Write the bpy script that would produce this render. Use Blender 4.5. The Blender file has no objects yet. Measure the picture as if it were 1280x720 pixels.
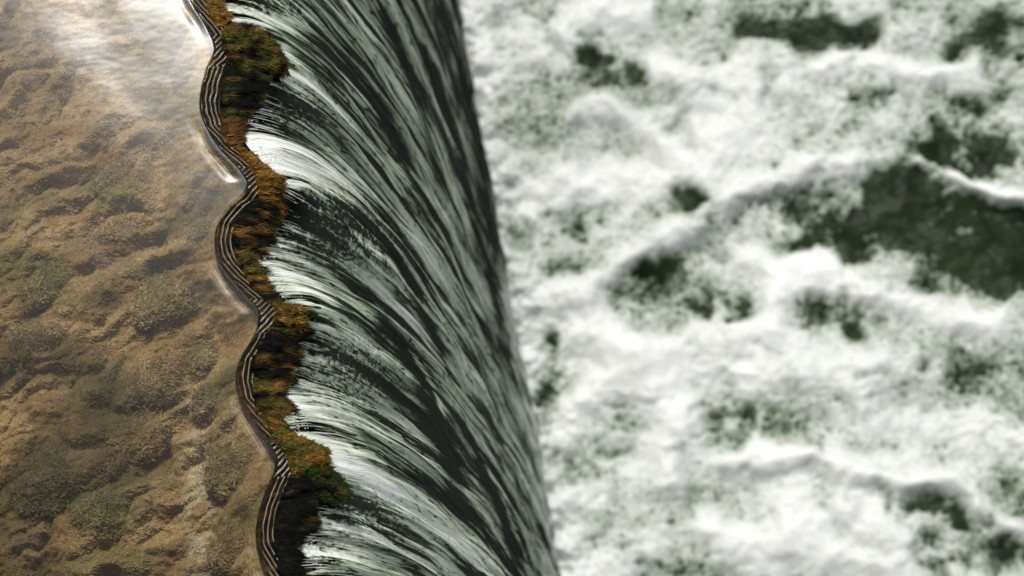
import bpy, math, random
import numpy as np
from mathutils import Matrix, Vector

random.seed(7)
RNG = np.random.default_rng(11)
scene = bpy.context.scene
COL = scene.collection

# ------------------------------------------------------------------ numbers
G = 9.81
V0 = 0.95          # speed of the water over the lip (m/s)
DROP = 5.0         # lip to lower pool (m)
D0 = 0.078          # width of the wet lip before the water falls free
LIPA, LIPC = 0.20, 1.1
POOL = -DROP

# ------------------------------------------------------------------ camera
FPX = 2880.0       # focal length in pixels of the 1280 wide frame
PITCH = math.radians(20.0)
YAW = math.radians(9.37)
DIST = 6.0
sy, cy, sp, cp = math.sin(YAW), math.cos(YAW), math.sin(PITCH), math.cos(PITCH)
d_ = np.array([sy*sp, cy*sp, -cp])
r_ = np.array([cy, -sy, 0.0])
u_ = np.cross(r_, d_)
CAM = -DIST*d_

def un(px, py, z=0.0):
    """point of the horizontal plane at height z that stands at a place of the 1280x720 picture"""
    a = (np.asarray(px, float)-640)/FPX
    b = -(np.asarray(py, float)-360)/FPX
    dx = d_[0]+a*r_[0]+b*u_[0]; dy = d_[1]+a*r_[1]+b*u_[1]; dz = d_[2]+a*r_[2]+b*u_[2]
    k = (z-CAM[2])/dz
    return CAM[0]+k*dx, CAM[1]+k*dy

def proj(x, y, z):
    X, Y, Z = x-CAM[0], y-CAM[1], z-CAM[2]
    w = X*d_[0]+Y*d_[1]+Z*d_[2]
    w = np.where(np.abs(w) < 1e-3, 1e-3, w)
    return (640+FPX*(X*r_[0]+Y*r_[1]+Z*r_[2])/w, 360-FPX*(X*u_[0]+Y*u_[1]+Z*u_[2])/w)

# ------------------------------------------------------------------ noise
def _hash(ix, iy, seed):
    h = (ix.astype(np.int64)*374761393 + iy.astype(np.int64)*668265263 + seed*2147483647) & 0xFFFFFFFF
    h = ((h ^ (h >> 13))*1274126177) & 0xFFFFFFFF
    h = (h ^ (h >> 16)) & 0xFFFFFFFF
    return h

def pn(x, y, seed=0):
    x = np.asarray(x, float); y = np.asarray(y, float)
    x, y = np.broadcast_arrays(x, y)
    ix = np.floor(x); iy = np.floor(y); fx = x-ix; fy = y-iy
    ux = fx*fx*fx*(fx*(fx*6-15)+10); uy = fy*fy*fy*(fy*(fy*6-15)+10)
    def g(ox, oy):
        a = _hash(ix+ox, iy+oy, seed)/4294967296.0*2*np.pi
        return np.cos(a)*(fx-ox)+np.sin(a)*(fy-oy)
    n0 = g(0, 0)*(1-ux)+g(1, 0)*ux
    n1 = g(0, 1)*(1-ux)+g(1, 1)*ux
    return (n0*(1-uy)+n1*uy)*1.5

def fbm(x, y, seed=0, oct=4, gain=.5):
    s = 0; a = 1.0; f = 1.0
    for k in range(oct):
        s = s+a*pn(x*f+13.7*k, y*f-7.1*k, seed+k*17)
        a *= gain; f *= 2.03
    return s

def sstep(a, b, x):
    t = np.clip((x-a)/(b-a), 0, 1)
    return t*t*(3-2*t)

def seg_dist(px, py, pts):
    """distance to a polyline and the fraction along it"""
    best = np.full(px.shape, 1e9); frac = np.zeros(px.shape)
    L = [0.0]
    for (x0, y0), (x1, y1) in zip(pts[:-1], pts[1:]):
        L.append(L[-1]+math.hypot(x1-x0, y1-y0))
    for k, ((x0, y0), (x1, y1)) in enumerate(zip(pts[:-1], pts[1:])):
        ex, ey = x1-x0, y1-y0
        t = np.clip(((px-x0)*ex+(py-y0)*ey)/(ex*ex+ey*ey), 0, 1)
        dd = np.hypot(px-x0-t*ex, py-y0-t*ey)
        m = dd < best
        best = np.where(m, dd, best)
        frac = np.where(m, (L[k]+t*(L[k+1]-L[k]))/L[-1], frac)
    return best, frac

# ------------------------------------------------------------------ the scalloped lip as x = E(y)
EDGE = [(232,-10),(243,12),(256,32),(266,52),(268,64),(258,84),(252,105),(249,125),(250,140),(256,158),(264,172),
        (275,188),(290,203),(303,218),(309,228),(308,236),(300,246),(287,256),(277,268),(270,282),(268,300),(270,318),
        (276,332),(285,345),(297,359),(310,374),(321,386),(324,395),(321,408),(314,422),(305,436),(298,450),(295,465),
        (295,480),(300,498),(308,515),(320,533),(332,550),(341,565),(345,575),(343,588),(336,602),(329,620),(323,640),
        (320,660),(321,680),(326,700),(334,722)]
ex, ey = un([p[0] for p in EDGE], [p[1] for p in EDGE])
bay_x, bay_y = ex[14:28], ey[14:28]                 # one whole scallop, cusp to cusp
per = np.array([bay_x[-1]-bay_x[0], bay_y[-1]-bay_y[0]])   # towards the camera (y falls)
xs, ys = list(ex), list(ey)
def cusp_add(ox, oy, sign):
    pass
# towards the camera: carry on from the last traced point with whole scallops
ph = 8                                              # (322,680)-ish sits in the lower arm of a scallop
bx, by = list(bay_x), list(bay_y)
ox, oy = xs[-1], ys[-1]
lx, ly = bx[9], by[9]
seq = [(bx[k]-lx, by[k]-ly) for k in range(10, 14)]
for n in range(1, 40):
    seq += [(bx[k]-lx+per[0]*n, by[k]-ly+per[1]*n) for k in range(1, 14)]
for dx, dy in seq:
    xs.append(ox+dx); ys.append(oy+dy)
# away from the camera
ox, oy = xs[0], ys[0]
lx, ly = bx[9], by[9]
seq = [(bx[k]-lx, by[k]-ly) for k in range(8, 0, -1)]
for n in range(1, 45):
    seq += [(bx[k]-lx-per[0]*n, by[k]-ly-per[1]*n) for k in range(13, 0, -1)]
for dx, dy in seq:
    xs.insert(0, ox+dx); ys.insert(0, oy+dy)
xs = np.array(xs); ys = np.array(ys)
o = np.argsort(ys); xs = xs[o]; ys = ys[o]
keep = np.concatenate([[True], np.diff(ys) > 1e-5]); xs = xs[keep]; ys = ys[keep]
YG = np.arange(-12, 14, .002)
def smooth(v, sig):
    n = int(sig*4/.002); k = np.exp(-.5*(np.arange(-n, n+1)*.002/sig)**2); k /= k.sum()
    return np.convolve(np.pad(v, n, mode='edge'), k, 'valid')
_raw = np.interp(YG, ys, xs)
_E = smooth(_raw, .006)
_EB = smooth(_raw, .22)
_dE = np.gradient(_E, YG)
_dEs = np.gradient(smooth(_raw, .02), YG)
def E(y): return np.interp(y, YG, _E)
def EB(y): return np.interp(y, YG, _EB)
def dE(y): return np.interp(y, YG, _dE)
def dEs(y): return np.interp(y, YG, _dEs)

LZ, LS = LIPA*D0+LIPC*D0*D0, LIPA+2*LIPC*D0        # height lost over the lip and slope at its end
TB = (-LS*V0+math.sqrt((LS*V0)**2+2*G*(DROP-LZ)))/G     # time to reach the pool
_f0 = un(571, 0, POOL); _f1 = un(703, 720, POOL)
def foot(y): return _f1[0]+(y-_f1[1])*(_f0[0]-_f1[0])/(_f0[1]-_f1[1])
def speed(a): return np.clip((foot(np.clip(a, -1, 4))-EB(np.clip(a, -1, 4))-D0)/TB, .7, 1.3)
def flow(a, t):
    """the free-falling sheet: point reached after t seconds by the water that left the lip at a"""
    w = np.exp(-t/.22)
    x = EB(a)+(E(a)-EB(a))*w+D0+speed(a)*t
    y = a-dEs(a)*V0*.30*.10*(1-np.exp(-t/.10))
    z = -LZ-LS*V0*t-.5*G*t*t
    return x, y, z

def surf(x, y):
    """height of the water surface over the lip and the start of the fall"""
    s = x-E(y)
    t = np.clip((s-D0)/V0, 0, None)
    return np.where(s < 0, 0, np.where(s < D0, -LIPA*s-LIPC*s*s, -LZ-LS*V0*t-.5*G*t*t))

# ------------------------------------------------------------------ mesh and material helpers
def mesh_obj(name, verts, faces, mat, parent=None, smooth_=True, attrs=None, kind=None, label=None, cat=None, group=None):
    me = bpy.data.meshes.new(name)
    verts = np.ascontiguousarray(verts, dtype=np.float32)
    faces = np.ascontiguousarray(faces, dtype=np.int32)
    nv, nf, k = len(verts), len(faces), faces.shape[1]
    me.vertices.add(nv); me.vertices.foreach_set('co', verts.ravel())
    me.loops.add(nf*k); me.loops.foreach_set('vertex_index', faces.ravel())
    me.polygons.add(nf)
    me.polygons.foreach_set('loop_start', np.arange(0, nf*k, k, dtype=np.int32))
    me.polygons.foreach_set('loop_total', np.full(nf, k, dtype=np.int32))
    me.update(calc_edges=True); me.validate()
    me.polygons.foreach_set('use_smooth', np.full(nf, smooth_, dtype=bool))
    for an, av in (attrs or {}).items():
        av = np.asarray(av, dtype=np.float32)
        if av.ndim == 1:
            at = me.attributes.new(an, 'FLOAT', 'POINT'); at.data.foreach_set('value', av)
        elif av.shape[1] == 3:
            at = me.attributes.new(an, 'FLOAT_VECTOR', 'POINT'); at.data.foreach_set('vector', av.ravel())
        else:
            at = me.attributes.new(an, 'FLOAT_COLOR', 'POINT'); at.data.foreach_set('color', av.ravel())
    me.materials.append(mat)
    o = bpy.data.objects.new(name, me); COL.objects.link(o)
    if parent: o.parent = parent
    tag(o, kind, label, cat, group)
    return o

def tag(o, kind=None, label=None, cat=None, group=None):
    if kind: o['kind'] = kind
    if label: o['label'] = label
    if cat: o['category'] = cat
    if group: o['group'] = group

def empty(name, loc, label, cat, group=None):
    o = bpy.data.objects.new(name, None); COL.objects.link(o)
    o.empty_display_size = .1
    o.location = loc
    tag(o, None, label, cat, group)
    return o

def grid_faces(nr, nc):
    i = np.arange(nr-1)[:, None]*nc+np.arange(nc-1)[None, :]
    i = i.ravel()
    return np.stack([i, i+1, i+1+nc, i+nc], 1)

class NT:
    def __init__(self, name):
        self.m = bpy.data.materials.new(name); self.m.use_nodes = True
        self.t = self.m.node_tree; self.t.nodes.clear()
        self.out = self.n('ShaderNodeOutputMaterial')
    def n(self, typ, **kw):
        nd = self.t.nodes.new(typ)
        for k, v in kw.items(): setattr(nd, k, v)
        return nd
    def l(self, a, b): self.t.links.new(a, b)
    def put(self, sock, v):
        if isinstance(v, bpy.types.NodeSocket): self.l(v, sock)
        elif isinstance(v, (tuple, list)) and len(v) == 3 and sock.type == 'RGBA': sock.default_value = (*v, 1)
        else: sock.default_value = v
    def math(self, op, a, b=0.0, c=None, clamp=False):
        nd = self.n('ShaderNodeMath', operation=op, use_clamp=clamp)
        self.put(nd.inputs[0], a); self.put(nd.inputs[1], b)
        if c is not None: self.put(nd.inputs[2], c)
        return nd.outputs[0]
    def attr(self, name, out='Fac'):
        nd = self.n('ShaderNodeAttribute', attribute_name=name)
        return nd.outputs[out]
    def noise(self, vec, scale=1, detail=4, rough=.55, dist=0.0):
        nd = self.n('ShaderNodeTexNoise'); nd.noise_dimensions = '3D'
        if vec is not None: self.l(vec, nd.inputs['Vector'])
        nd.inputs['Scale'].default_value = scale; nd.inputs['Detail'].default_value = detail
        nd.inputs['Roughness'].default_value = rough; nd.inputs['Distortion'].default_value = dist
        return nd.outputs['Fac']
    def vmul(self, v, xyz):
        nd = self.n('ShaderNodeVectorMath', operation='MULTIPLY'); self.l(v, nd.inputs[0]); nd.inputs[1].default_value = xyz
        return nd.outputs[0]
    def vadd(self, v, w):
        nd = self.n('ShaderNodeVectorMath', operation='ADD'); self.put(nd.inputs[0], v); self.put(nd.inputs[1], w)
        return nd.outputs[0]
    def ramp(self, fac, stops, interp='LINEAR'):
        nd = self.n('ShaderNodeValToRGB'); cr = nd.color_ramp; cr.interpolation = interp
        while len(cr.elements) > 1: cr.elements.remove(cr.elements[-1])
        cr.elements[0].position = stops[0][0]; cr.elements[0].color = (*stops[0][1], 1)
        for p, c in stops[1:]:
            e = cr.elements.new(p); e.color = (*c, 1)
        self.put(nd.inputs[0], fac)
        return nd.outputs['Color']
    def mixc(self, f, a, b, blend='MIX'):
        nd = self.n('ShaderNodeMixRGB', blend_type=blend)
        self.put(nd.inputs[0], f); self.put(nd.inputs[1], a); self.put(nd.inputs[2], b)
        return nd.outputs[0]
    def bump(self, h, strength=.3, dist=.01, normal=None):
        nd = self.n('ShaderNodeBump'); nd.inputs['Strength'].default_value = strength; nd.inputs['Distance'].default_value = dist
        self.l(h, nd.inputs['Height'])
        if normal is not None: self.l(normal, nd.inputs['Normal'])
        return nd.outputs[0]
    def principled(self, col, rough=.5, normal=None, spec=.5, ior=1.45):
        nd = self.n('ShaderNodeBsdfPrincipled')
        self.put(nd.inputs['Base Color'], col); self.put(nd.inputs['Roughness'], rough)
        nd.inputs['Specular IOR Level'].default_value = spec; nd.inputs['IOR'].default_value = ior
        if normal is not None: self.l(normal, nd.inputs['Normal'])
        return nd
    def pos(self): return self.n('ShaderNodeNewGeometry').outputs['Position']

# ------------------------------------------------------------------ materials
def mat_upper_water():
    m = NT('clear_water')
    p = m.pos()
    b = m.bump(m.noise(m.vmul(p, (5, 9, 5)), 1, 3), .03, .02)
    fr = m.n('ShaderNodeFresnel'); fr.inputs['IOR'].default_value = 1.29; m.l(b, fr.inputs['Normal'])
    tr = m.n('ShaderNodeBsdfTransparent'); tr.inputs[0].default_value = (.90, .90, .84, 1)
    gl = m.n('ShaderNodeBsdfGlossy'); m.l(m.attr('rough'), gl.inputs['Roughness']); m.l(b, gl.inputs['Normal'])
    mx = m.n('ShaderNodeMixShader'); m.l(m.math('MULTIPLY', fr.outputs[0], m.attr('gloss'), clamp=True), mx.inputs[0]); m.l(tr.outputs[0], mx.inputs[1]); m.l(gl.outputs[0], mx.inputs[2])
    # sun and sky glints on the ripples and swell, painted as cream lines
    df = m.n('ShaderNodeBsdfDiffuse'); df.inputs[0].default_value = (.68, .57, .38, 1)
    m2 = m.n('ShaderNodeMixShader'); m.l(m.math('MULTIPLY', m.attr('glintline'), .68, clamp=True), m2.inputs[0]); m.l(mx.outputs[0], m2.inputs[1]); m.l(df.outputs[0], m2.inputs[2])
    m.l(m2.outputs[0], m.out.inputs['Surface'])
    return m.m

def mat_fall():
    m = NT('falling_water')
    f = m.attr('flow', 'Vector')
    aer = m.attr('aer')
    clear = m.attr('clear')
    wv = m.noise(m.vmul(f, (7, 2.2, 1)), 1, 2)
    off = m.n('ShaderNodeCombineXYZ'); m.l(m.math('MULTIPLY', wv, .05), off.inputs[0])
    fw = m.vadd(f, off.outputs[0])
    fine = m.noise(m.vmul(fw, (210, 4.0, 1)), 1, 4, .6)
    mid = m.noise(m.vmul(fw, (70, 2.2, 1)), 1, 4, .6, .2)
    spk = m.noise(m.vmul(fw, (100, 40, 1)), 1, 3, .6)
    v = m.math('ADD', aer, m.math('MULTIPLY', m.math('SUBTRACT', fine, .5), m.attr('fibre')))
    v = m.math('ADD', v, m.math('MULTIPLY', m.math('SUBTRACT', mid, .5), m.attr('fibre')))
    v = m.math('ADD', v, m.math('MULTIPLY', m.math('SUBTRACT', spk, .5), m.math('MULTIPLY', m.attr('speck'), 1.7)))
    thin = m.noise(m.vmul(fw, (330, 5.5, 1)), 1, 2, .5)
    v = m.math('ADD', v, m.math('MULTIPLY', m.ramp(thin, [(.60, (0, 0, 0)), (.72, (1, 1, 1))]), m.math('MULTIPLY', m.attr('fibre'), .42)))  # thin white peaks painted in as sparkle on the sheet
    bead = m.noise(m.vmul(fw, (120, 14, 1)), 1, 2, .5)
    v = m.math('SUBTRACT', v, m.math('MULTIPLY', m.ramp(bead, [(.58, (0, 0, 0)), (.68, (1, 1, 1))]), .26))
    col = m.ramp(v, [(.0, (.003, .005, .003)), (.38, (.009, .013, .008)), (.46, (.085, .112, .074)), (.57, (.28, .345, .25)),
                     (.74, (.55, .61, .50)), (.88, (.80, .83, .79)), (1, (.90, .91, .89))])
    h = m.math('ADD', m.math('MULTIPLY', fine, .5), m.math('ADD', mid, m.math('MULTIPLY', spk, .35)))
    b = m.bump(h, .55, .012)
    df = m.n('ShaderNodeBsdfDiffuse'); m.l(col, df.inputs[0]); m.l(b, df.inputs['Normal'])
    gl = m.n('ShaderNodeBsdfGlossy'); gl.inputs['Roughness'].default_value = .10; m.l(b, gl.inputs['Normal'])
    fr = m.n('ShaderNodeFresnel'); fr.inputs['IOR'].default_value = 1.33; m.l(b, fr.inputs['Normal'])
    pr = m.n('ShaderNodeMixShader'); m.l(m.math('MINIMUM', fr.outputs[0], .034), pr.inputs[0]); m.l(df.outputs[0], pr.inputs[1]); m.l(gl.outputs[0], pr.inputs[2])
    tr = m.n('ShaderNodeBsdfTransparent'); tr.inputs[0].default_value = (.9, .9, .85, 1)
    # clear water where nothing has broken it up yet
    k = m.math('MULTIPLY', clear, m.math('SUBTRACT', 1.0, m.ramp(v, [(.42, (0, 0, 0)), (.6, (1, 1, 1))])))
    mx = m.n('ShaderNodeMixShader'); m.l(k, mx.inputs[0]); m.l(pr.outputs[0], mx.inputs[1]); m.l(tr.outputs[0], mx.inputs[2])
    m.l(mx.outputs[0], m.out.inputs['Surface'])
    return m.m

def mat_bed():
    m = NT('algae_bed')
    p = m.pos()
    n1 = m.noise(m.vmul(p, (6, 9, 6)), 1, 6, .6)
    n2 = m.noise(p, 90, 4, .7)
    n3 = m.noise(m.vmul(p, (160, 240, 160)), 1, 3, .6)
    base = m.attr('tint', 'Color')
    c = m.mixc(m.ramp(n2, [(.35, (0, 0, 0)), (.7, (1, 1, 1))]), m.mixc(1, base, (.45, .43, .40), 'MULTIPLY'), m.mixc(1, base, (1.25, 1.2, 1.12), 'MULTIPLY'))
    c = m.mixc(.5, c, m.mixc(1, c, m.ramp(n1, [(.3, (.55, .6, .5)), (.7, (1.35, 1.3, 1.2))]), 'MULTIPLY'))
    b = m.bump(m.math('ADD', n3, m.math('MULTIPLY', n2, 1.5)), .45, .010)
    pr = m.principled(c, .9, b, .1)
    m.l(pr.outputs[0], m.out.inputs['Surface'])
    return m.m

def mat_tint(name, rough=.6, spec=.3, bump=.5):
    m = NT(name)
    c = m.attr('tint', 'Color')
    p = m.pos()
    n = m.noise(p, 220, 3, .6)
    c = m.mixc(1, c, m.ramp(n, [(.3, (.6, .6, .6)), (.7, (1.3, 1.3, 1.3))]), 'MULTIPLY')
    b = m.bump(n, bump, .006)
    pr = m.principled(c, rough, b, spec)
    m.l(pr.outputs[0], m.out.inputs['Surface'])
    return m.m

def mat_weir():
    m = NT('wet_slimy_stone')
    p = m.pos()
    n1 = m.noise(m.vmul(p, (18, 40, 20)), 1, 5, .65)
    n2 = m.noise(m.vmul(p, (40, 160, 60)), 1, 4, .6)
    c = m.ramp(n1, [(.3, (.004, .003, .002)), (.50, (.012, .008, .003)), (.64, (.055, .028, .007)), (.8, (.12, .066, .016))])
    b = m.bump(n2, .5, .008)
    pr = m.principled(c, .7, b, .06)
    m.l(pr.outputs[0], m.out.inputs['Surface'])
    return m.m

def mat_foam():
    m = NT('foam')
    p = m.pos()
    T = m.attr('thick')
    n1 = m.noise(p, 11, 5, .6)
    n2 = m.noise(p, 40, 4, .6)
    v = m.math('ADD', T, m.math('ADD', m.math('MULTIPLY', m.math('SUBTRACT', n1, .5), .4), m.math('MULTIPLY', m.math('SUBTRACT', n2, .5), .32)))
    c = m.ramp(v, [(.0, (.022, .034, .022)), (.16, (.06, .085, .055)), (.30, (.22, .27, .21)), (.46, (.43, .475, .435)), (.68, (.65, .68, .665)), (1, (.79, .81, .805))])
    b = m.bump(m.math('ADD', n1, m.math('MULTIPLY', n2, .4)), .28, .03)
    pr = m.principled(c, .55, b, .3)
    m.l(pr.outputs[0], m.out.inputs['Surface'])
    return m.m

def mat_pool():
    m = NT('dark_green_water')
    p = m.pos()
    b = m.bump(m.noise(p, 14, 4), .3, .03)
    c = m.ramp(m.noise(p, 5, 4), [(.3, (.006, .011, .005)), (.7, (.026, .042, .020))])
    pr = m.principled(c, .42, b, .15, 1.33)
    m.l(pr.outputs[0], m.out.inputs['Surface'])
    return m.m

M_UP, M_FALL, M_BED, M_WEIR, M_FOAM, M_POOL = mat_upper_water(), mat_fall(), mat_bed(), mat_weir(), mat_foam(), mat_pool()
M_MOSS = mat_tint('moss', .55, .07)
M_ALGAE = mat_tint('algae', .85, .1, .7)
M_STRAND = None

def axis(lo, hi, step, far_lo, far_hi, n=14):
    core = np.arange(lo, hi+1e-9, step)
    def out(span):
        m = np.arange(step*4, min(1.6, span*.8), step*4)
        return np.concatenate([m, m[-1]+np.geomspace(step*6, span-m[-1], n)]) if len(m) else np.geomspace(step, span, n)
    a = lo-out(lo-far_lo)[::-1] if far_lo < lo else np.array([])
    b = hi+out(far_hi-hi) if far_hi > hi else np.array([])
    return np.concatenate([a, core, b])

# ------------------------------------------------------------------ streambed
def bed_height(x, y):
    # ridges of algae combed by the current
    ca, sa = math.cos(.42), math.sin(.42)
    p = x*ca+y*sa; q = -x*sa+y*ca
    wx = .05*fbm(x*5, y*5, 3, 3); wy = .05*fbm(x*5+9, y*5, 5, 3)
    r = fbm((p+wx)*4.6, (q+wy)*9, 21, 4, .5)
    r2 = np.abs(fbm((p+wx)*4.2, (q+wy)*8.5, 33, 2, .35))*1.5-.5
    h = -.17+.030*r+.052*r2+.006*fbm(x*38, y*60, 41, 3)
    dist = np.clip(EB(y)-x, 0, 3)
    h = h-.12*sstep(.25, 1.2, dist)
    k = sstep(.0, .17, E(y)-x)
    return h*k+(-.055+.5*(h+.17))*(1-k)

def bed_tint(x, y, seed=0):
    px, py = proj(x, y, 0*x-.15)
    n = fbm(x*7, y*10, 51+seed, 4); g = fbm(x*4+3, y*5, 61+seed, 3)
    tan = np.array([.45, .315, .165]); brown = np.array([.31, .205, .095]); olive = np.array([.20, .18, .075]); dark = np.array([.075, .058, .026])
    w = sstep(-.45, .5, n)[..., None]
    c = brown*(1-w)+tan*w
    c = c*(1-.75*sstep(.1, .6, g)[..., None])+olive*.75*sstep(.1, .6, g)[..., None]
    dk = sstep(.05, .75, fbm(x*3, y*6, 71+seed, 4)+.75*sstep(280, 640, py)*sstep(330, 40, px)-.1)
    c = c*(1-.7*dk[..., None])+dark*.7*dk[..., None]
    # pale scoured strip in the bed
    pd, _ = seg_dist(px, py, [(225, 470), (245, 540), (243, 600), (250, 720)])
    ps = np.exp(-(pd/17)**2)*sstep(-.5, .2, fbm(x*14, y*14, 77, 3)+.2)*sstep(465, 540, py)
    c = c*(1-.8*ps[..., None])+np.array([.62, .53, .38])*.8*ps[..., None]
    return c

xa = axis(-1.55, -.45, .0036, -14, -.1, 10); ya = axis(-1.05, 1.15, .0036, -11, 13)
xa = xa[xa < .2]
X, Y = np.meshgrid(xa, ya)
X = np.minimum(X, E(Y)+.02+0*X)
Z = bed_height(X, Y)
c = bed_tint(X, Y)
mesh_obj('streambed', np.stack([X, Y, Z], -1).reshape(-1, 3), grid_faces(*X.shape), M_BED,
         attrs={'tint': np.concatenate([c, np.ones(X.shape+(1,))], -1).reshape(-1, 4)}, kind='structure')

def blades(x, y, z, direction, length, width, tint, rise=.45, curl=.3):
    """thin tapering blades: two quads each, bent down the current"""
    n = len(x)
    dx, dy = np.cos(direction), np.sin(direction)
    sx, sy_ = -dy*width*.5, dx*width*.5
    L = length
    base = np.stack([x, y, z-.002], 1)
    m = base+np.stack([dx*L*.5, dy*L*.5, L*rise*.6], 1)
    t = base+np.stack([dx*L, dy*L, L*rise*(1-curl)], 1)
    side = np.stack([sx, sy_, np.zeros(n)], 1)
    v = np.stack([base-side, base+side, m-side*.8, m+side*.8, t], 1).reshape(-1, 3)
    b = np.arange(n)[:, None]*5
    f = np.concatenate([b+np.array([0, 1, 3, 2])[None], b+np.array([2, 3, 4, 4])[None]], 0)
    f3 = np.concatenate([b+np.array([[0, 1, 3]]), b+np.array([[0, 3, 2]]), b+np.array([[2, 3, 4]])], 0)
    return v, f3, np.repeat(tint, 5, axis=0)

def rgba(c): return np.concatenate([c, np.ones((len(c), 1))], 1)

# loose algae growing all over the bed
n = 230000
y = RNG.uniform(-1.0, 1.1, n); x = E(y)-.004-RNG.uniform(0, 1, n)*.80
keep = fbm(x*16, y*22, 91, 3) > -.6
x, y = x[keep], y[keep]; n = len(x)
z = bed_height(x, y)
tc = bed_tint(x, y)*RNG.uniform(.85, 1.22, (n, 1))
an = .35+.6*fbm(x*6, y*6, 95, 2)+RNG.normal(0, .5, n)
v, f, t = blades(x, y, z, an, RNG.uniform(.005, .013, n), RNG.uniform(.0014, .0034, n), tc, rise=.5)
mesh_obj('algae_carpet', v, f, M_ALGAE, attrs={'tint': rgba(t)}, kind='stuff', label='brown fuzzy algae carpeting the streambed under clear water')

# ------------------------------------------------------------------ algae mounds one can tell apart
MOUNDS = [  # px, py, rx, ry (px), turn deg, height, colour, label
    (253, 451, 25, 24, 0, .055, (.050, .066, .032), 'dark green round algae mound near the lip, beside a split brown mound'),
    (193, 472, 44, 25, -28, .055, (.165, .125, .075), 'split brown algae mound with a deep shadow along its lower side'),
    (214, 366, 62, 27, -22, .040, (.13, .125, .065), 'broad olive algae mound just left of the second pale arc of the lip'),
    (298, 585, 46, 34, -20, .045, (.088, .088, .040), 'mottled olive mound touching the lip beside the lowest pale arc'),
    (238, 92, 24, 15, -35, .045, (.030, .045, .024), 'blackish green tuft tucked against the topmost bay of the lip'),
    (96, 55, 36, 19, -25, .045, (.17, .16, .085), 'hazy yellow green mound under the glare in the upper pool'),
    (60, 592, 52, 34, -28, .055, (.055, .058, .026), 'large dark olive mound in the shadowy lower corner of the upper pool'),
    (118, 640, 42, 26, -20, .040, (.085, .082, .034), 'dull green mound beside the large dark olive one'),
    (150, 205, 44, 19, -27, .035, (.23, .17, .105), 'pale tan mound in the middle of the hazy upper bed'),
    (60, 345, 50, 24, -24, .045, (.10, .095, .045), 'green brown mound near the dark hollow at the pool side'),
    (40, 420, 44, 28, -22, .050, (.070, .062, .030), 'dark brown mound below the hollow at the pool side'),
    (140, 290, 46, 20, -25, .035, (.19, .145, .088), 'smooth light brown mound between the hollow and the second bay'),
    (258, 300, 22, 16, -20, .035, (.120, .120, .055), 'small olive mound partly under the top end of the second pale arc'),
    (268, 505, 30, 20, -25, .035, (.135, .105, .058), 'small brown mound beside the third pale arc'),
    (292, 690, 34, 26, -15, .040, (.13, .092, .048), 'rusty brown mound at the lip in the lowest bay'),
    (166, 548, 48, 26, -30, .040, (.115, .082, .044), 'plain brown mound in the middle of the lower bed'),
]
for (px, py, rx, ry, deg, hh, colr, lab) in MOUNDS:
    cx, cy_ = un(px, py, -.15); cx, cy_ = float(cx), float(cy_)
    s1 = .00213
    nr, nth = 30, 72
    rr = np.linspace(0, 1, nr)[:, None]; th = np.linspace(0, 2*np.pi, nth, endpoint=False)[None, :]
    a = math.radians(-deg)
    wob = 1+.22*pn(np.cos(th)*1.7+px, np.sin(th)*1.7+py, 5)+.10*pn(np.cos(th)*5+px, np.sin(th)*5, 6)
    lx = rr*rx*s1*wob*np.cos(th); ly = rr*ry*s1*1.06*wob*np.sin(th)
    gx = cx+lx*math.cos(a)-ly*math.sin(a); gy = cy_+lx*math.sin(a)+ly*math.cos(a)
    gx = np.minimum(gx, E(gy)-.003)
    prof = np.sqrt(np.clip(1-rr**2.4, 0, 1))+0*th
    base = float(np.mean(bed_height(gx, gy)))
    z = base-.02+prof*hh*(1+.30*fbm(gx*16, gy*24, 8, 3))+.012*fbm(gx*45, gy*60, 9, 3)*prof-.03*(rr > .97)
    col_ = (.60*np.array(colr)+.48*bed_tint(gx, gy))*(1+.45*fbm(gx*30, gy*40, 12, 3))[..., None]
    V = np.stack([gx-cx, gy-cy_, z-base], -1).reshape(-1, 3)
    i = np.arange(nr-1)[:, None]*nth; j = np.arange(nth)[None, :]
    F = np.stack([i+j, i+(j+1) % nth, i+nth+(j+1) % nth, i+nth+j], -1).reshape(-1, 4)
    t1 = rgba(np.clip(col_, .004, 1).reshape(-1, 3))
    # its own fuzz
    nb = int(rx*ry*4.0)
    k = RNG.integers(0, len(V), nb)
    jit = RNG.normal(0, .006, (nb, 2))
    bx_, by_, bz = V[k, 0]+jit[:, 0], V[k, 1]+jit[:, 1], V[k, 2]+.001
    bt = t1[k, :3]*RNG.uniform(.5, 1.6, (nb, 1))
    bv, bf, bt = blades(bx_, by_, bz, .3+RNG.normal(0, .8, nb), RNG.uniform(.006, .016, nb), RNG.uniform(.0016, .0034, nb), bt, rise=.5)
    F3 = np.concatenate([F[:, [0, 1, 2]], F[:, [0, 2, 3]]], 0)
    ob = mesh_obj('algae_mound', np.concatenate([V, bv]), np.concatenate([F3, bf+len(V)]), M_ALGAE,
                  attrs={'tint': np.concatenate([t1, rgba(bt)])}, label=lab, cat='algae mound', group='algae mounds on the streambed')
    ob.location = (cx, cy_, base)

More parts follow.
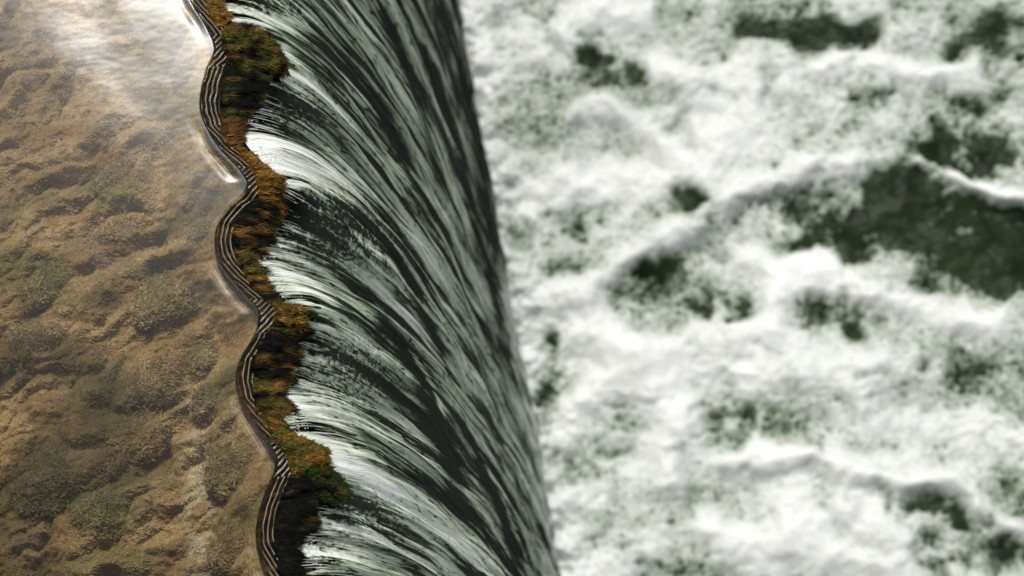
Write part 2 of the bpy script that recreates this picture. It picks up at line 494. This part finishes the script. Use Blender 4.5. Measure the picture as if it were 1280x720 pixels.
# ------------------------------------------------------------------ upper water with its swell and the ripples over the lip
CUSPS_PX = [(268, 64), (309, 228), (324, 395), (345, 575)]
cw = [un(*p) for p in CUSPS_PX]
cyv = [float(c[1]) for c in cw]                       # falling towards the camera
P = -per[1]
cyv = [cyv[0]+P*2, cyv[0]+P]+cyv+[cyv[-1]-P, cyv[-1]-2*P]
LAM = .0118
def ripples(x, y):
    out = np.zeros(x.shape)
    s = x-E(y)
    for k in range(len(cyv)-1):
        top, bot = cyv[k], cyv[k+1]
        # extend this bay's curve up past its upper cusp in a straight arm
        knee = top-.045
        ek = float(E(np.array(knee))); sl = 1.05
        ext = np.where(y > knee, ek+(y-knee)*sl, E(y))
        slope = np.where(y > knee, sl, dEs(y))
        yc = bot+(top-bot)*.45
        ext = ext+.22*np.clip(yc-y, 0, None)
        ph = (x-ext)/(LAM*np.sqrt(1+np.minimum(np.abs(slope), 1.3)**2))+.20*pn(y*30, x*30, 3)
        fr = ph-np.floor(ph)
        ridge = np.exp(-((fr-.5)/.135)**2)
        up = top+.050-.30*(s-.02)
        lo = bot+.050-.30*(s-.02)
        w = sstep(up+.006, up-.006, y)*sstep(lo-.006, lo+.006, y)
        out += ridge*w
    return out
ss = np.concatenate([-np.geomspace(.16, 14, 60)[::-1], np.linspace(-.157, -.004, 50), np.arange(-.002, D0+1e-9, .00125)])
ss[-1] = D0
ya = axis(-1.0, 1.2, .0028, -11, 13, 40)
S, Y = np.meshgrid(ss, ya)
X = np.where(S < 0, EB(Y)+(E(Y)-EB(Y))*np.exp(np.minimum(S, 0)/.25), E(Y))+S
Z = np.where(S > 0, -LIPA*S-LIPC*S*S, 0.0)
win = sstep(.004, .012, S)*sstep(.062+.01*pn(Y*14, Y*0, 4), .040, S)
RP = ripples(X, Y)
GLINT = np.clip(win*RP, 0, 1)**3.6*np.clip(.8+.6*fbm(X*60, Y*22, 29, 2), .12, 1)  # painted glints along the ripple crests
Z = Z+.0018*win*RP
# (pale reflection arcs along the lower arms are painted in with the swell below)
# soft swell just before the lip, and slow streaks farther back
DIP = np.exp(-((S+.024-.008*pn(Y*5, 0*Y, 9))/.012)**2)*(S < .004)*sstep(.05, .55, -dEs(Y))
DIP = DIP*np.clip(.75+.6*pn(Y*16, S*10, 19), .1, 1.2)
Z = Z-.0016*DIP+.00022*np.sin(S*2*np.pi/.0068+3*pn(Y*9, 0*Y, 23))*DIP
Z = Z+.0009*fbm((X+.5*Y)*3.2, (Y-.5*X)*1.6, 101, 3)*sstep(-.04, -.3, S)*sstep(-4, -2, S)
GLINT = np.maximum(GLINT, .75*DIP*np.clip(.45+.55*np.sin(S*2*np.pi/.0085+2.5*pn(Y*7, 0*Y, 23))+.5*fbm(Y*40, S*30, 27, 2), .05, 1))  # striped pale reflections painted along the swell
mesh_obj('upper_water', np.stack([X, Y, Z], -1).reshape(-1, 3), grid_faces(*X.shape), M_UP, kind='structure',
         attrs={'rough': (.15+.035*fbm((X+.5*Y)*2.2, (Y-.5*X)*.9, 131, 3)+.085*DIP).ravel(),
                'gloss': (1+.35*DIP).ravel(), 'glintline': GLINT.ravel()})

# ------------------------------------------------------------------ weir wall under the lip
weir_y = axis(-1.0, 1.6, .006, -11, 13, 30)
prof = [(-.006, -5.6), (-.006, -.10), (-.005, -.03), (-.002, -.019), (.003, -.017)]+[(s, None) for s in np.linspace(.008, .15, 24)]+[(.165, -.16), (.17, -.30), (.17, -5.6)]
rows = []
for (s, z) in prof:
    sm = E(weir_y) if s < .16 else EB(weir_y)
    x = sm+s
    if z is None:
        zz = surf(x, weir_y)-.016-.006*(fbm(x*40, weir_y*90, 111, 3))-.5*max(0, s-.05)
    else:
        zz = np.full(weir_y.shape, z)
    rows.append(np.stack([x, weir_y, zz], -1))
W = np.stack(rows, 0)
weir = empty('weir', (0, 0, POOL), 'dark slimy stone weir with a scalloped lip that the stream spills over', 'weir')
wo = mesh_obj('wall', W.reshape(-1, 3)-np.array([0, 0, POOL]), grid_faces(W.shape[0], W.shape[1])[:, ::-1], M_WEIR, parent=weir)

def surf_moss(x, y):
    s = x-E(y)
    return np.where(s < 0, 0, np.where(s < .06, -LIPA*s-LIPC*s*s, -LIPA*.06-LIPC*.0036-.40*(s-.06)))

# ------------------------------------------------------------------ moss and algae hanging on the lip
ORANGE, RUST, OLIVE, GREEN, BLACK = (.21, .105, .018), (.105, .050, .012), (.088, .082, .013), (.018, .036, .007), (.003, .0035, .002)
MATS = [  # name, outline px, height m, palette weights, label
    ('moss_clump', [(262,-14),(285,-14),(272,8),(285,20),(276,30),(268,32),(258,10)], .010, (.6,.2,.2,0,0), 'small orange moss clump on the lip at the very top'),
    ('moss_clump', [(276,40),(284,33),(300,31),(318,36),(334,42),(343,57),(352,70),(357,84),(346,92),(334,90),(322,98),(305,92),(294,86),(284,72),(277,58)], .011, (.10,.10,.25,.23,.32), 'broad green and olive moss clump, the topmost large one, with a rusty patch'),
    ('algae_fringe', [(284,76),(300,88),(322,98),(331,92),(326,112),(321,126),(308,128),(320,134),(306,142),(298,152),(300,160),(292,170),(284,160),(276,140),(275,118),(278,95)], .008, (.05,.05,.20,.12,.58), 'dark olive algae fringe in the topmost bay of the lip'),
    ('algae_fringe', [(276,146),(294,150),(298,158),(293,166),(296,176),(290,186),(283,180),(276,166)], .008, (.25,.6,.1,0,.05), 'narrow rusty algae fringe above the white water of the topmost bay'),
    ('moss_clump', [(294,184),(304,190),(316,196),(322,204),(334,210),(340,219),(353,223),(351,236),(347,250),(336,248),(324,246),(322,232),(318,216),(306,200)], .016, (.50,.26,.16,0,.08), 'bright orange moss clump with ragged edge above the second bay'),
    ('algae_fringe', [(326,240),(346,248),(348,262),(340,268),(346,275),(336,282),(330,292),(337,300),(322,306),(326,316),(316,322),(302,318),(292,306),(288,288),(292,272),(304,262),(318,250)], .009, (.26,.14,.06,.02,.52), 'combed rusty algae fringe streaming over black stone in the second bay'),
    ('algae_fringe', [(294,312),(312,322),(312,332),(328,338),(320,346),(334,356),(328,362),(336,370),(344,380),(332,378),(322,368),(308,348),(298,330)], .010, (.14,.20,.28,.06,.32), 'olive brown algae fringe above the three white jets of the second bay'),
    ('moss_clump', [(342,382),(356,382),(370,384),(382,387),(393,392),(380,396),(378,402),(380,410),(372,420),(358,424),(346,416),(341,404),(343,392)], .018, (.26,.10,.20,.34,.10), 'dark green moss clump with an orange tip, between the second and third bays'),
    ('algae_fringe', [(338,408),(358,420),(380,408),(383,418),(374,424),(362,430),(372,440),(362,456),(354,470),(364,478),(350,480),(338,474),(322,474),(313,462),(316,444),(326,428)], .009, (.16,.14,.06,.02,.62), 'black and rust algae fringe in the third bay, below the green clump'),
    ('algae_fringe', [(316,472),(336,474),(348,482),(346,496),(356,504),(362,512),(346,516),(338,520),(350,528),(340,538),(346,546),(334,540),(324,520),(316,498)], .009, (.12,.16,.30,.10,.32), 'olive tongue of algae fringe at the lower end of the third bay'),
    ('moss_clump', [(338,546),(350,536),(356,542),(372,546),(384,552),(398,558),(407,564),(408,580),(400,586),(388,582),(380,590),(366,598),(362,584),(358,572),(350,560)], .018, (.32,.12,.56,0,0), 'golden olive moss clump with a squared corner beside white water'),
    ('moss_clump', [(384,582),(396,578),(410,584),(420,596),(432,606),(434,616),(424,624),(412,626),(398,624),(388,618),(378,606),(378,594)], .011, (.03,.03,.14,.48,.32), 'deep green moss clump lowest on the lip, below the golden one'),
    ('algae_fringe', [(362,598),(380,596),(386,614),(396,624),(384,628),(390,636),(386,644),(392,654),(380,664),(366,664),(352,660),(348,640),(352,616)], .010, (.14,.10,.04,.04,.68), 'black algae fringe with a rusty crest in the lowest bay'),
    ('algae_fringe', [(344,652),(366,664),(380,664),(370,672),(366,684),(372,692),(362,704),(372,716),(376,734),(356,734),(348,712),(342,684)], .008, (.05,.07,.08,.02,.78), 'dim brown algae fringe at the bottom end of the lowest bay'),
]
PAL = np.array([ORANGE, RUST, OLIVE, GREEN, BLACK])
def inside(px, py, poly):
    r = np.zeros(px.shape, bool)
    j = len(poly)-1
    for i in range(len(poly)):
        xi, yi = poly[i]; xj, yj = poly[j]
        c_ = ((yi > py) != (yj > py)) & (px < (xj-xi)*(py-yi)/((yj-yi) or 1e-9)+xi)
        r ^= c_; j = i
    return r
def palette(x, y, w, seed):
    sc = [fbm(x*22+k*5.3, y*34-k*3.1, seed+k*7, 3)+2.0*w[k]-(9 if w[k] <= 0 else 0) for k in range(5)]
    sc = np.stack(sc, -1)
    e = np.exp(sc*7); e /= e.sum(-1, keepdims=True)
    return e@PAL
for q, (nm, poly, hh, wts, lab) in enumerate(MATS):
    pp = np.array(poly, float)
    c0x, c0y = un(pp[:, 0].mean(), pp[:, 1].mean())
    c0 = np.array([float(c0x), float(c0y), 0.0])
    step = 1.15
    gx = np.arange(pp[:, 0].min()-6, pp[:, 0].max()+6, step); gy = np.arange(pp[:, 1].min()-6, pp[:, 1].max()+6, step)
    PX, PY = np.meshgrid(gx, gy)
    jx = PX+2.2*fbm(PX/9, PY/9, 201+q, 3); jy = PY+2.2*fbm(PX/9, PY/9, 231+q, 3)
    dist, _ = seg_dist(jx, jy, poly+[poly[0]])
    sd = np.where(inside(jx, jy, poly), dist, -dist)
    WX, WY = un(PX, PY, -.02)
    for _ in range(3):
        WX, WY = un(PX, PY, surf_moss(WX, WY))
    up = hh*sstep(-2.5, 7, sd)-.05*sstep(-.5, -4, sd)
    lump = (.010*fbm(WX*18, WY*40, 301+q, 3)+.003*fbm(WX*60, WY*130, 341+q, 2))*sstep(-1, 4, sd)
    WZ = surf_moss(WX, WY)+up+lump
    V = np.stack([WX, WY, WZ], -1)
    ok = sd > -4.2
    col_ = palette(WX, WY, wts, 401+q*9)*.45
    idx = -np.ones(PX.shape, int); idx[ok] = np.arange(ok.sum())
    a, b, c2, d2 = idx[:-1, :-1], idx[:-1, 1:], idx[1:, 1:], idx[1:, :-1]
    g = (a >= 0) & (b >= 0) & (c2 >= 0) & (d2 >= 0)
    a, b, c2, d2 = a[g], b[g], c2[g], d2[g]
    F3 = np.concatenate([np.stack([a, d2, c2], 1), np.stack([a, c2, b], 1)], 0)
    V1 = V[ok]-c0; t1 = rgba(np.clip(col_[ok], .003, 1))
    # hair
    inn = np.argwhere(sd > -.6)
    nb = len(inn)*4
    pick = inn[RNG.integers(0, len(inn), nb)]
    B = V[pick[:, 0], pick[:, 1]]-c0
    B[:, :2] += RNG.normal(0, .0015, (nb, 2))
    bw = B+c0
    bt = palette(bw[:, 0], bw[:, 1], wts, 401+q*9)*RNG.uniform(.25, 1.7, (nb, 1))
    lng = .75 if nm == 'moss_clump' else 1.25
    ang = -.12+.6*fbm(bw[:, 0]*14, bw[:, 1]*14, 501+q, 2)+RNG.normal(0, .30 if nm == 'moss_clump' else .15, nb)
    bv, bf, bt = blades(B[:, 0], B[:, 1], B[:, 2], ang, RNG.uniform(.006, .028, nb)*lng, RNG.uniform(.0014, .0030, nb), bt, rise=.06 if nm == 'moss_clump' else -.10)
    ob = mesh_obj(nm, np.concatenate([V1, bv]), np.concatenate([F3, bf+len(V1)]), M_MOSS,
                  attrs={'tint': np.concatenate([t1, rgba(np.clip(bt, .003, 1))])}, label=lab, cat='moss' if nm == 'moss_clump' else 'algae',
                  group='moss clumps on the weir lip' if nm == 'moss_clump' else 'algae fringes in the bays of the lip')
    ob.location = c0

# ------------------------------------------------------------------ the falling sheet
aa = axis(-1.0, 3.6, .0031, -11, 13, 30)
tt = np.concatenate([np.linspace(0, .2, 130)[:-1], np.linspace(.2, TB*1.012, 230)])
T, A = np.meshgrid(tt, aa)
X, Y, Z = flow(A, T)
arc = np.concatenate([[0], np.cumsum(np.hypot(np.diff(V0*tt), np.diff(-LS*V0*tt-.5*G*tt**2)))])
Sg = np.broadcast_to(arc[None, :], A.shape)
# normals of the smooth sheet
vx = V0; vz = LS*V0+G*T
nl = np.hypot(vx, vz); NX, NZ = vz/nl, vx/nl
grow = sstep(0, .12, T)
aw = A+.016*fbm(A*5, Sg*.8, 600, 3)
h = .017*fbm(aw*8, Sg*.9, 601, 3)+.0080*fbm(aw*24, Sg*1.1, 611, 3)+.0024*fbm(aw*75, Sg*2.5, 621, 3)
h = h*grow
X = X+h*NX; Z = Z+h*NZ
PX, PY = proj(X, Y, Z)
aer = .49+.19*np.tanh(2.2*fbm(aw*7, Sg*.5, 701, 3))+.20*np.tanh(2.6*fbm(aw*23, Sg*.7, 711, 3))+.15*np.tanh(2.5*fbm(aw*64, Sg*1.4, 721, 2))
far_ = sstep(.10, .34, T)
outer = .68+.09*fbm(aw*11, Sg*.4, 731, 3)+.07*fbm(aw*60, Sg*.9, 733, 3)
outer = outer-.36*sstep(.12, .40, fbm(aw*15, Sg*.30, 741, 2))-.34*sstep(.14, .42, fbm(aw*40, Sg*.60, 743, 2))-.24*sstep(.10, .40, fbm(aw*85, Sg*1.1, 747, 2))+.20*sstep(.22, .5, fbm(aw*55, Sg*.5, 749, 2))-.24*sstep(.22, .5, fbm(aw*46, Sg*2.8, 753, 2))*sstep(-.2, .4, fbm(aw*6, Sg*.5, 755, 2))
aer = aer*(1-far_)+outer*far_
def band(pts, w, amp, fade=True):
    global aer
    dd, fr = seg_dist(PX, PY, pts)
    e = np.exp(-(dd/(w*(.75+.5*(fbm(aw*30, Sg*3, int(pts[0][0]), 2)+.5))))**2)
    if fade: e = e*sstep(0, .12, fr)*sstep(1.0, .8, fr)
    if amp > .24 and w > 4: amp = amp+.04; w = w*.8; e = np.exp(-(dd/(w*(.75+.5*(fbm(aw*30, Sg*3, int(pts[0][0]), 2)+.5))))**2)*sstep(1.0, .30, fr)
    if amp > .24: e = e*sstep(-.03, .022, T+.035*fbm(aw*40, Sg*9, 77, 3))
    aer = aer+amp*e
# dark glassy bands
band([(462,385),(505,430),(535,490),(560,560),(580,640)], 13, -.42)
band([(562,500),(588,550),(622,620),(650,700),(655,730)], 6, -.44)
band([(520,40),(550,110),(575,190),(598,290),(622,380),(640,470)], 6, -.46)
band([(540,-20),(572,70),(590,150),(608,250),(628,350)], 8, -.44)
band([(380,20),(430,70),(480,140),(520,220)], 8, -.34)
band([(470,0),(505,70),(530,150),(560,260)], 7, -.32)
band([(480,300),(530,390),(565,470)], 6, -.32)
band([(430,350),(480,400),(520,460)], 6, -.26)
band([(590,560),(630,650),(650,730)], 7, -.28)
band([(560,-20),(585,40),(600,120),(612,200)], 9, -.32)
# paler bands
band([(634,370),(659,490),(678,600),(694,720)], 12, .23, False)
band([(500,250),(540,330),(580,430),(610,540)], 13, .10)
band([(480,60),(520,150),(550,250),(585,360)], 9, .10)
band([(450,585),(505,630),(550,690),(570,730)], 20, .16)
band([(560,500),(590,548),(626,618),(652,690)], 3, .34)
band([(500,420),(540,480),(566,550)], 3, .25)
band([(612,230),(630,330),(645,420)], 5, .10)
# white jets pouring out beside the moss, broken water plus painted sky shine
for pts, w, a_ in [([(270,6),(310,14),(360,26),(410,50)], 7, .42), ([(284,24),(320,28),(360,36),(400,62)], 6, .40),
                   ([(355,62),(385,95),(430,150),(470,200)], 8, .30), ([(345,96),(380,120),(420,160)], 6, .25),
                   ([(298,190),(330,196),(380,206),(440,230),(490,270)], 15, .52), ([(300,180),(340,184),(390,200)], 8, .40),
                   ([(352,228),(390,232),(440,252),(490,300)], 6, .30), ([(300,163),(340,172),(400,196),(450,226)], 5, .25),
                   ([(312,332),(340,332),(380,345),(420,372)], 6, .45), ([(326,352),(360,352),(400,366),(440,400)], 5, .45),
                   ([(334,372),(370,372),(410,388),(460,430)], 11, .50), ([(380,408),(410,412),(440,432),(480,480)], 9, .42),
                   ([(345,500),(390,512),(440,540),(490,590)], 5, .28), ([(350,535),(385,545),(430,552),(480,590)], 6, .40),
                   ([(368,548),(410,560),(440,572),(500,610)], 8, .45), ([(404,570),(425,580),(455,595),(520,640)], 13, .50),
                   ([(378,690),(420,694),(460,712),(500,740)], 8, .35), ([(385,640),(430,660),(470,700)], 5, .25)]:
    band(pts, w, a_, False)
# dark broken water in the bays
speck = np.zeros(A.shape)
for (cx, cyy, rx, ry, am) in [(350,130,60,34,-.10), (395,280,56,50,-.09), (430,465,56,50,-.02), (450,645,52,34,.0), (340,10,55,12,-.10), (400,690,40,20,-.06), (440,300,50,40,-.06)]:
    e = np.exp(-(((PX-cx)/rx)**2+((PY-cyy)/ry)**2))
    aer = aer+am*e; speck = np.maximum(speck, e)
clear = sstep(.17, .04, T)
flowv = np.stack([A, Sg, np.zeros_like(A)], -1).reshape(-1, 3)
fall = empty('waterfall', (0, 0, POOL), 'curtain of grey green water spilling off the scalloped lip into the foam', 'waterfall')
mesh_obj('water_sheet', np.stack([X, Y, Z-POOL], -1).reshape(-1, 3), grid_faces(*A.shape), M_FALL, parent=fall,
         attrs={'flow': flowv, 'aer': aer.ravel(), 'clear': clear.ravel(), 'speck': speck.ravel(), 'fibre': (1.0-.62*far_).ravel()})

# threads and flecks of white water where the sheet tears off the moss
def mat_thread():
    m = NT('white_water')
    pr = m.principled((.9, .91, .9), .25, None, .5, 1.33)
    m.l(pr.outputs[0], m.out.inputs['Surface'])
    return m.m
TV, TF = [], []; nvt = 0
seeds = RNG.uniform(-.95, .95, 1300)
for a0 in seeds:
    x0 = float(E(np.array(a0)))
    bayness = float(EB(np.array(a0)))-x0                        # >0 inside a bay
    nz_ = float(fbm(np.array(a0*30), np.array(3.3), 951, 2))
    if nz_ < .15+RNG.normal(0, .3): continue
    t0 = RNG.uniform(-.01, .05)+(.03*RNG.random() if bayness > 0 else 0)
    t0 = max(t0, 0.0)
    ln = RNG.uniform(.012, .10)*(1.6 if RNG.random() < .15 else 1)
    t = np.linspace(t0, t0+ln, 14)
    x, y, z = flow(np.full(14, a0)+.005*fbm(t*9+a0*50, t*0+a0*20, 961, 2), t)
    r = RNG.uniform(.0003, .0010)*np.sin(np.linspace(.25, np.pi-.02, 14))**.7
    vz = LS*V0+G*t; nl_ = np.hypot(V0, vz); nx, nz2 = vz/nl_, V0/nl_
    lift = .0015+RNG.uniform(-.0006, .002)
    c3 = np.stack([x+nx*lift, y, z+nz2*lift], 1)
    nrm = np.stack([nx, 0*nx, nz2], 1); side = np.array([[0, 1.0, 0]])
    ring = [c3+r[:, None]*(math.cos(q)*side+math.sin(q)*nrm*.7) for q in np.linspace(0, 2*np.pi, 6, endpoint=False)]
    V = np.stack(ring, 1).reshape(-1, 3)
    i = np.arange(13)[:, None]*6; j = np.arange(6)[None, :]
    F = np.stack([i+j, i+(j+1) % 6, i+6+(j+1) % 6, i+6+j], -1).reshape(-1, 4)
    TV.append(V); TF.append(F+nvt); nvt += len(V)
oct_v = np.array([(1,0,0),(-1,0,0),(0,1,0),(0,-1,0),(0,0,1),(0,0,-1)], float)
oct_f = np.array([(0,2,4,4),(2,1,4,4),(1,3,4,4),(3,0,4,4),(2,0,5,5),(1,2,5,5),(3,1,5,5),(0,3,5,5)])
mesh_obj('water_threads', np.concatenate(TV)-np.array([0, 0, POOL]), np.concatenate(TF), mat_thread(), parent=fall, kind='stuff')
DV, DF = [], []; nvd = 0
for k in range(2600):
    a0 = RNG.uniform(-.95, .85); t = abs(RNG.normal(.0, .035))
    if float(fbm(np.array(a0*14), np.array(t*20), 971, 2)) < .0: continue
    x, y, z = flow(np.array([a0]), np.array([t]))
    R_ = RNG.uniform(.0006, .0017)*(1 if RNG.random() < .85 else 1.6)
    V = oct_v*np.array([R_*RNG.uniform(1, 2.4), R_, R_])+np.array([x[0]+.002, y[0], z[0]+.002+abs(RNG.normal(0, .002))])
    DV.append(V); DF.append(oct_f[:, :3]+nvd); nvd += 6
mesh_obj('water_droplets', np.concatenate(DV)-np.array([0, 0, POOL]), np.concatenate(DF), mat_thread(), parent=fall, kind='stuff')

# ------------------------------------------------------------------ lower pool and its foam
HOLES = [(1125,268,60,22,-24,.7),(1250,335,60,34,10,.5),(955,262,50,14,-24,.3),  # px, py, rx, ry, turn deg, depth
    (960,40,48,20,5,.75),(1050,38,55,16,10,.6),(742,62,30,26,30,.6),(795,100,16,10,30,.5),(735,82,16,14,0,.4),(855,250,34,17,30,.75),(840,270,20,14,20,.3),
    (1215,185,80,34,-8,.85),(1125,240,42,24,-25,.8),(1222,290,104,46,8,.96),(1265,345,45,34,0,.7),(1010,293,42,15,-22,.85),(1090,300,50,30,-10,.45),
    (912,392,42,24,-12,.7),(1028,388,46,22,-6,.42),(1070,408,18,12,0,.4),(684,492,20,34,0,.75),(688,430,16,20,0,.45),(815,338,34,14,-28,.5),(850,325,30,12,-28,.3),
    (1262,690,38,22,25,.55),(1190,640,44,10,18,.5),(1240,45,50,34,0,.4),(1090,125,46,20,0,.35),(1195,66,20,16,0,.35),(700,205,34,14,-25,.3),(700,330,40,18,0,.25),
    (1000,190,60,30,0,.22),(905,530,40,18,0,.28),(1000,540,70,16,12,.28),(1195,460,60,30,0,.22),(720,590,22,30,0,.25),(830,620,30,12,0,.20),(800,420,40,20,0,.18),(1180,690,60,22,0,.2),
    (655,30,34,26,0,.22),(880,120,90,14,8,.18),(1150,360,60,24,0,.25),(1230,120,46,14,-10,.4)]
RIDGES = [  # px polyline, width px, height m
    ([(650,392),(720,370),(775,335),(835,302),(880,268),(945,240),(1010,222),(1110,200)], 22, .09),
    ([(700,145),(765,138),(800,160),(850,205),(900,235)], 18, .04),([(640,250),(720,230),(800,225),(870,240)], 30, .03),([(690,560),(740,500),(790,450),(900,420),(1000,430)], 24, .03),([(850,650),(950,690),(1050,700),(1160,720)], 22, .03),([(1000,90),(1080,80),(1160,95),(1240,80)], 16, .02),([(900,320),(980,330),(1060,350),(1180,400),(1280,410)], 22, .02),
    ([(865,582),(930,580),(1010,574),(1050,592),(1120,606),(1190,604),(1225,640),(1285,680)], 15, .07),
    ([(1128,196),(1160,212),(1200,226),(1245,248),(1300,256)], 11, .05),
    ([(700,400),(790,440),(830,520),(840,580),(820,640)], 34, .06),
    ([(900,480),(1000,470),(1100,450),(1200,470)], 30, .04),
    ([(690,60),(760,20),(830,20)], 26, .05), ([(860,190),(930,170),(1020,230)], 36, .05),
    ([(960,660),(1060,640),(1150,690)], 34, .04), ([(1060,350),(1000,345),(900,430)], 24, .04), ([(800,90),(870,110),(960,120)], 24, .04)]
def pool_fields(x, y):
    px, py = proj(x, y, 0*x+POOL)
    wx = 22*fbm(px/70, py/70, 801, 3); wy = 22*fbm(px/70, py/70, 811, 3)
    qx, qy = px+wx, py+wy
    st = 1-np.abs(fbm(qx/75+3, qy/48, 825, 3))*2.2
    t = .465+.27*fbm(qx/130, qy/100, 821, 4)+.20*st*sstep(-.3, .4, fbm(px/160, py/120, 827, 2))+.08*fbm(px/36, py/30, 831, 3)
    for (hx, hy, rx, ry, deg, am) in HOLES:
        a = math.radians(deg); dx, dy = px+.6*wx-hx, py+.6*wy-hy
        lx = dx*math.cos(a)+dy*math.sin(a); ly = -dx*math.sin(a)+dy*math.cos(a)
        r2 = (lx/rx)**2+(ly/ry)**2
        t = t-am*1.05*np.exp(-r2**1.05)*np.clip(.9+.75*fbm(px/34+hx, py/26, 833, 3), .15, 1.5)
    wv = .05*fbm(x*1.6, y*1.6, 841, 3)+.022*fbm(x*5, y*5, 851, 3)
    for pts, w, hh in RIDGES:
        dd, fr = seg_dist(px+.3*wx, py+.3*wy, pts)
        e = np.exp(-(dd/w)**2)*sstep(0, .1, fr)*sstep(1, .9, fr)
        wv = wv+hh*e; t = t+(.85 if hh == .05 and w == 11 else .42)*e
    # churned up where the sheet lands
    nearf = np.exp(-np.clip(x-foot(y), 0, None)/.16)
    t = t+.22*nearf
    wv = wv+nearf*(.04+.10*fbm(x*7, y*7, 861, 3))
    far = sstep(3.4, 5, np.hypot(x-1.5, y-1.8))
    return t*(1-far)+far*(.55+.35*fbm(x*1.6, y*1.6, 871, 4)), wv
xa = axis(-.2, 2.95, .0080, -.9, 30, 24); xa = xa[xa > -1.0]
ya = axis(.1, 3.5, .0080, -18, 24, 24)
X, Y = np.meshgrid(xa, ya)
th, wv = pool_fields(X, Y)
fine = .17*fbm(X*13, Y*13, 881, 3)+.16*fbm(X*36, Y*36, 891, 2)-.32*sstep(.32, .62, pn(X*31, Y*31, 895))*sstep(1.0, .55, th)-.22*sstep(.3, .6, pn(X*52, Y*52, 897))*sstep(.9, .45, th)
thf = th+.8*fine*np.clip(1.1-th, .3, 1)
Zw = POOL+wv*.8
mesh_obj('lower_water', np.stack([X, Y, Zw-.004], -1).reshape(-1, 3), grid_faces(*X.shape), M_POOL, kind='structure')
Zf = Zw-.004+.05*np.clip(thf-.08, -.25, .9)
mesh_obj('foam', np.stack([X, Y, Zf], -1).reshape(-1, 3), grid_faces(*X.shape), M_FOAM, attrs={'thick': thf.ravel()}, kind='stuff',
         label='white churned foam covering the dark green lower pool')

# ------------------------------------------------------------------ light
# sun high ahead of the camera so that its reflection in the still upper water sits just over the top left
a_, b_ = (285-640)/FPX, -(-195-360)/FPX
vd = d_+a_*r_+b_*u_; vd /= np.linalg.norm(vd)
sun_dir = np.array([vd[0], vd[1], -vd[2]])          # towards the sun
sd = bpy.data.lights.new('sun', 'SUN'); sd.energy = 2.8; sd.angle = math.radians(9); sd.color = (1, .96, .90)
so = bpy.data.objects.new('sun', sd); COL.objects.link(so)
so.rotation_euler = Vector(sun_dir).to_track_quat('Z', 'Y').to_euler()
elev = math.asin(sun_dir[2]); azim = math.atan2(sun_dir[0], sun_dir[1])
w = bpy.data.worlds.new('World'); scene.world = w; w.use_nodes = True
nt = w.node_tree; nt.nodes.clear()
N = nt.nodes.new; L = nt.links.new
out = N('ShaderNodeOutputWorld'); bg = N('ShaderNodeBackground'); bg.inputs['Strength'].default_value = .10
sky = N('ShaderNodeTexSky'); sky.sky_type = 'NISHITA'; sky.sun_disc = False; sky.sun_elevation = elev; sky.sun_rotation = azim
tc = N('ShaderNodeTexCoord')
nz = N('ShaderNodeTexNoise'); nz.inputs['Scale'].default_value = 3.2; nz.inputs['Detail'].default_value = 5
L(tc.outputs['Generated'], nz.inputs['Vector'])
cr = N('ShaderNodeValToRGB'); cr.color_ramp.elements[0].position = .30; cr.color_ramp.elements[1].position = .52
L(nz.outputs['Fac'], cr.inputs[0])
dt = N('ShaderNodeVectorMath'); dt.operation = 'DOT_PRODUCT'; L(tc.outputs['Generated'], dt.inputs[0]); dt.inputs[1].default_value = tuple(sun_dir)
pw = N('ShaderNodeMath'); pw.operation = 'POWER'; mxm = N('ShaderNodeMath'); mxm.operation = 'MAXIMUM'; L(dt.outputs['Value'], mxm.inputs[0]); mxm.inputs[1].default_value = 0
L(mxm.outputs[0], pw.inputs[0]); pw.inputs[1].default_value = 22
cl = N('ShaderNodeMixRGB'); cl.inputs[1].default_value = (2.4, 2.4, 2.35, 1); cl.inputs[2].default_value = (30, 29, 27, 1); L(pw.outputs[0], cl.inputs[0])
mx = N('ShaderNodeMixRGB'); L(cr.outputs['Color'], mx.inputs[0]); L(sky.outputs[0], mx.inputs[1]); L(cl.outputs[0], mx.inputs[2])
L(mx.outputs[0], bg.inputs['Color']); L(bg.outputs[0], out.inputs['Surface'])

# ------------------------------------------------------------------ camera object
cam = bpy.data.cameras.new('camera'); co = bpy.data.objects.new('camera', cam); COL.objects.link(co)
cam.sensor_width = 36; cam.lens = 36*FPX/1280; cam.clip_start = .1; cam.clip_end = 500
R = Matrix(((r_[0], u_[0], -d_[0]), (r_[1], u_[1], -d_[1]), (r_[2], u_[2], -d_[2]))).to_4x4()
co.matrix_world = Matrix.Translation(Vector(CAM)) @ R
cam.dof.use_dof = True; cam.dof.focus_distance = 6.12; cam.dof.aperture_fstop = 2.4
scene.camera = co
scene.view_settings.view_transform = 'Standard'; scene.view_settings.look = 'None'
scene.view_settings.exposure = .12; scene.view_settings.gamma = 1
scene.cycles.use_denoising = True
scene.cycles.max_bounces = 6; scene.cycles.transparent_max_bounces = 8
scene.cycles.caustics_reflective = False; scene.cycles.caustics_refractive = False
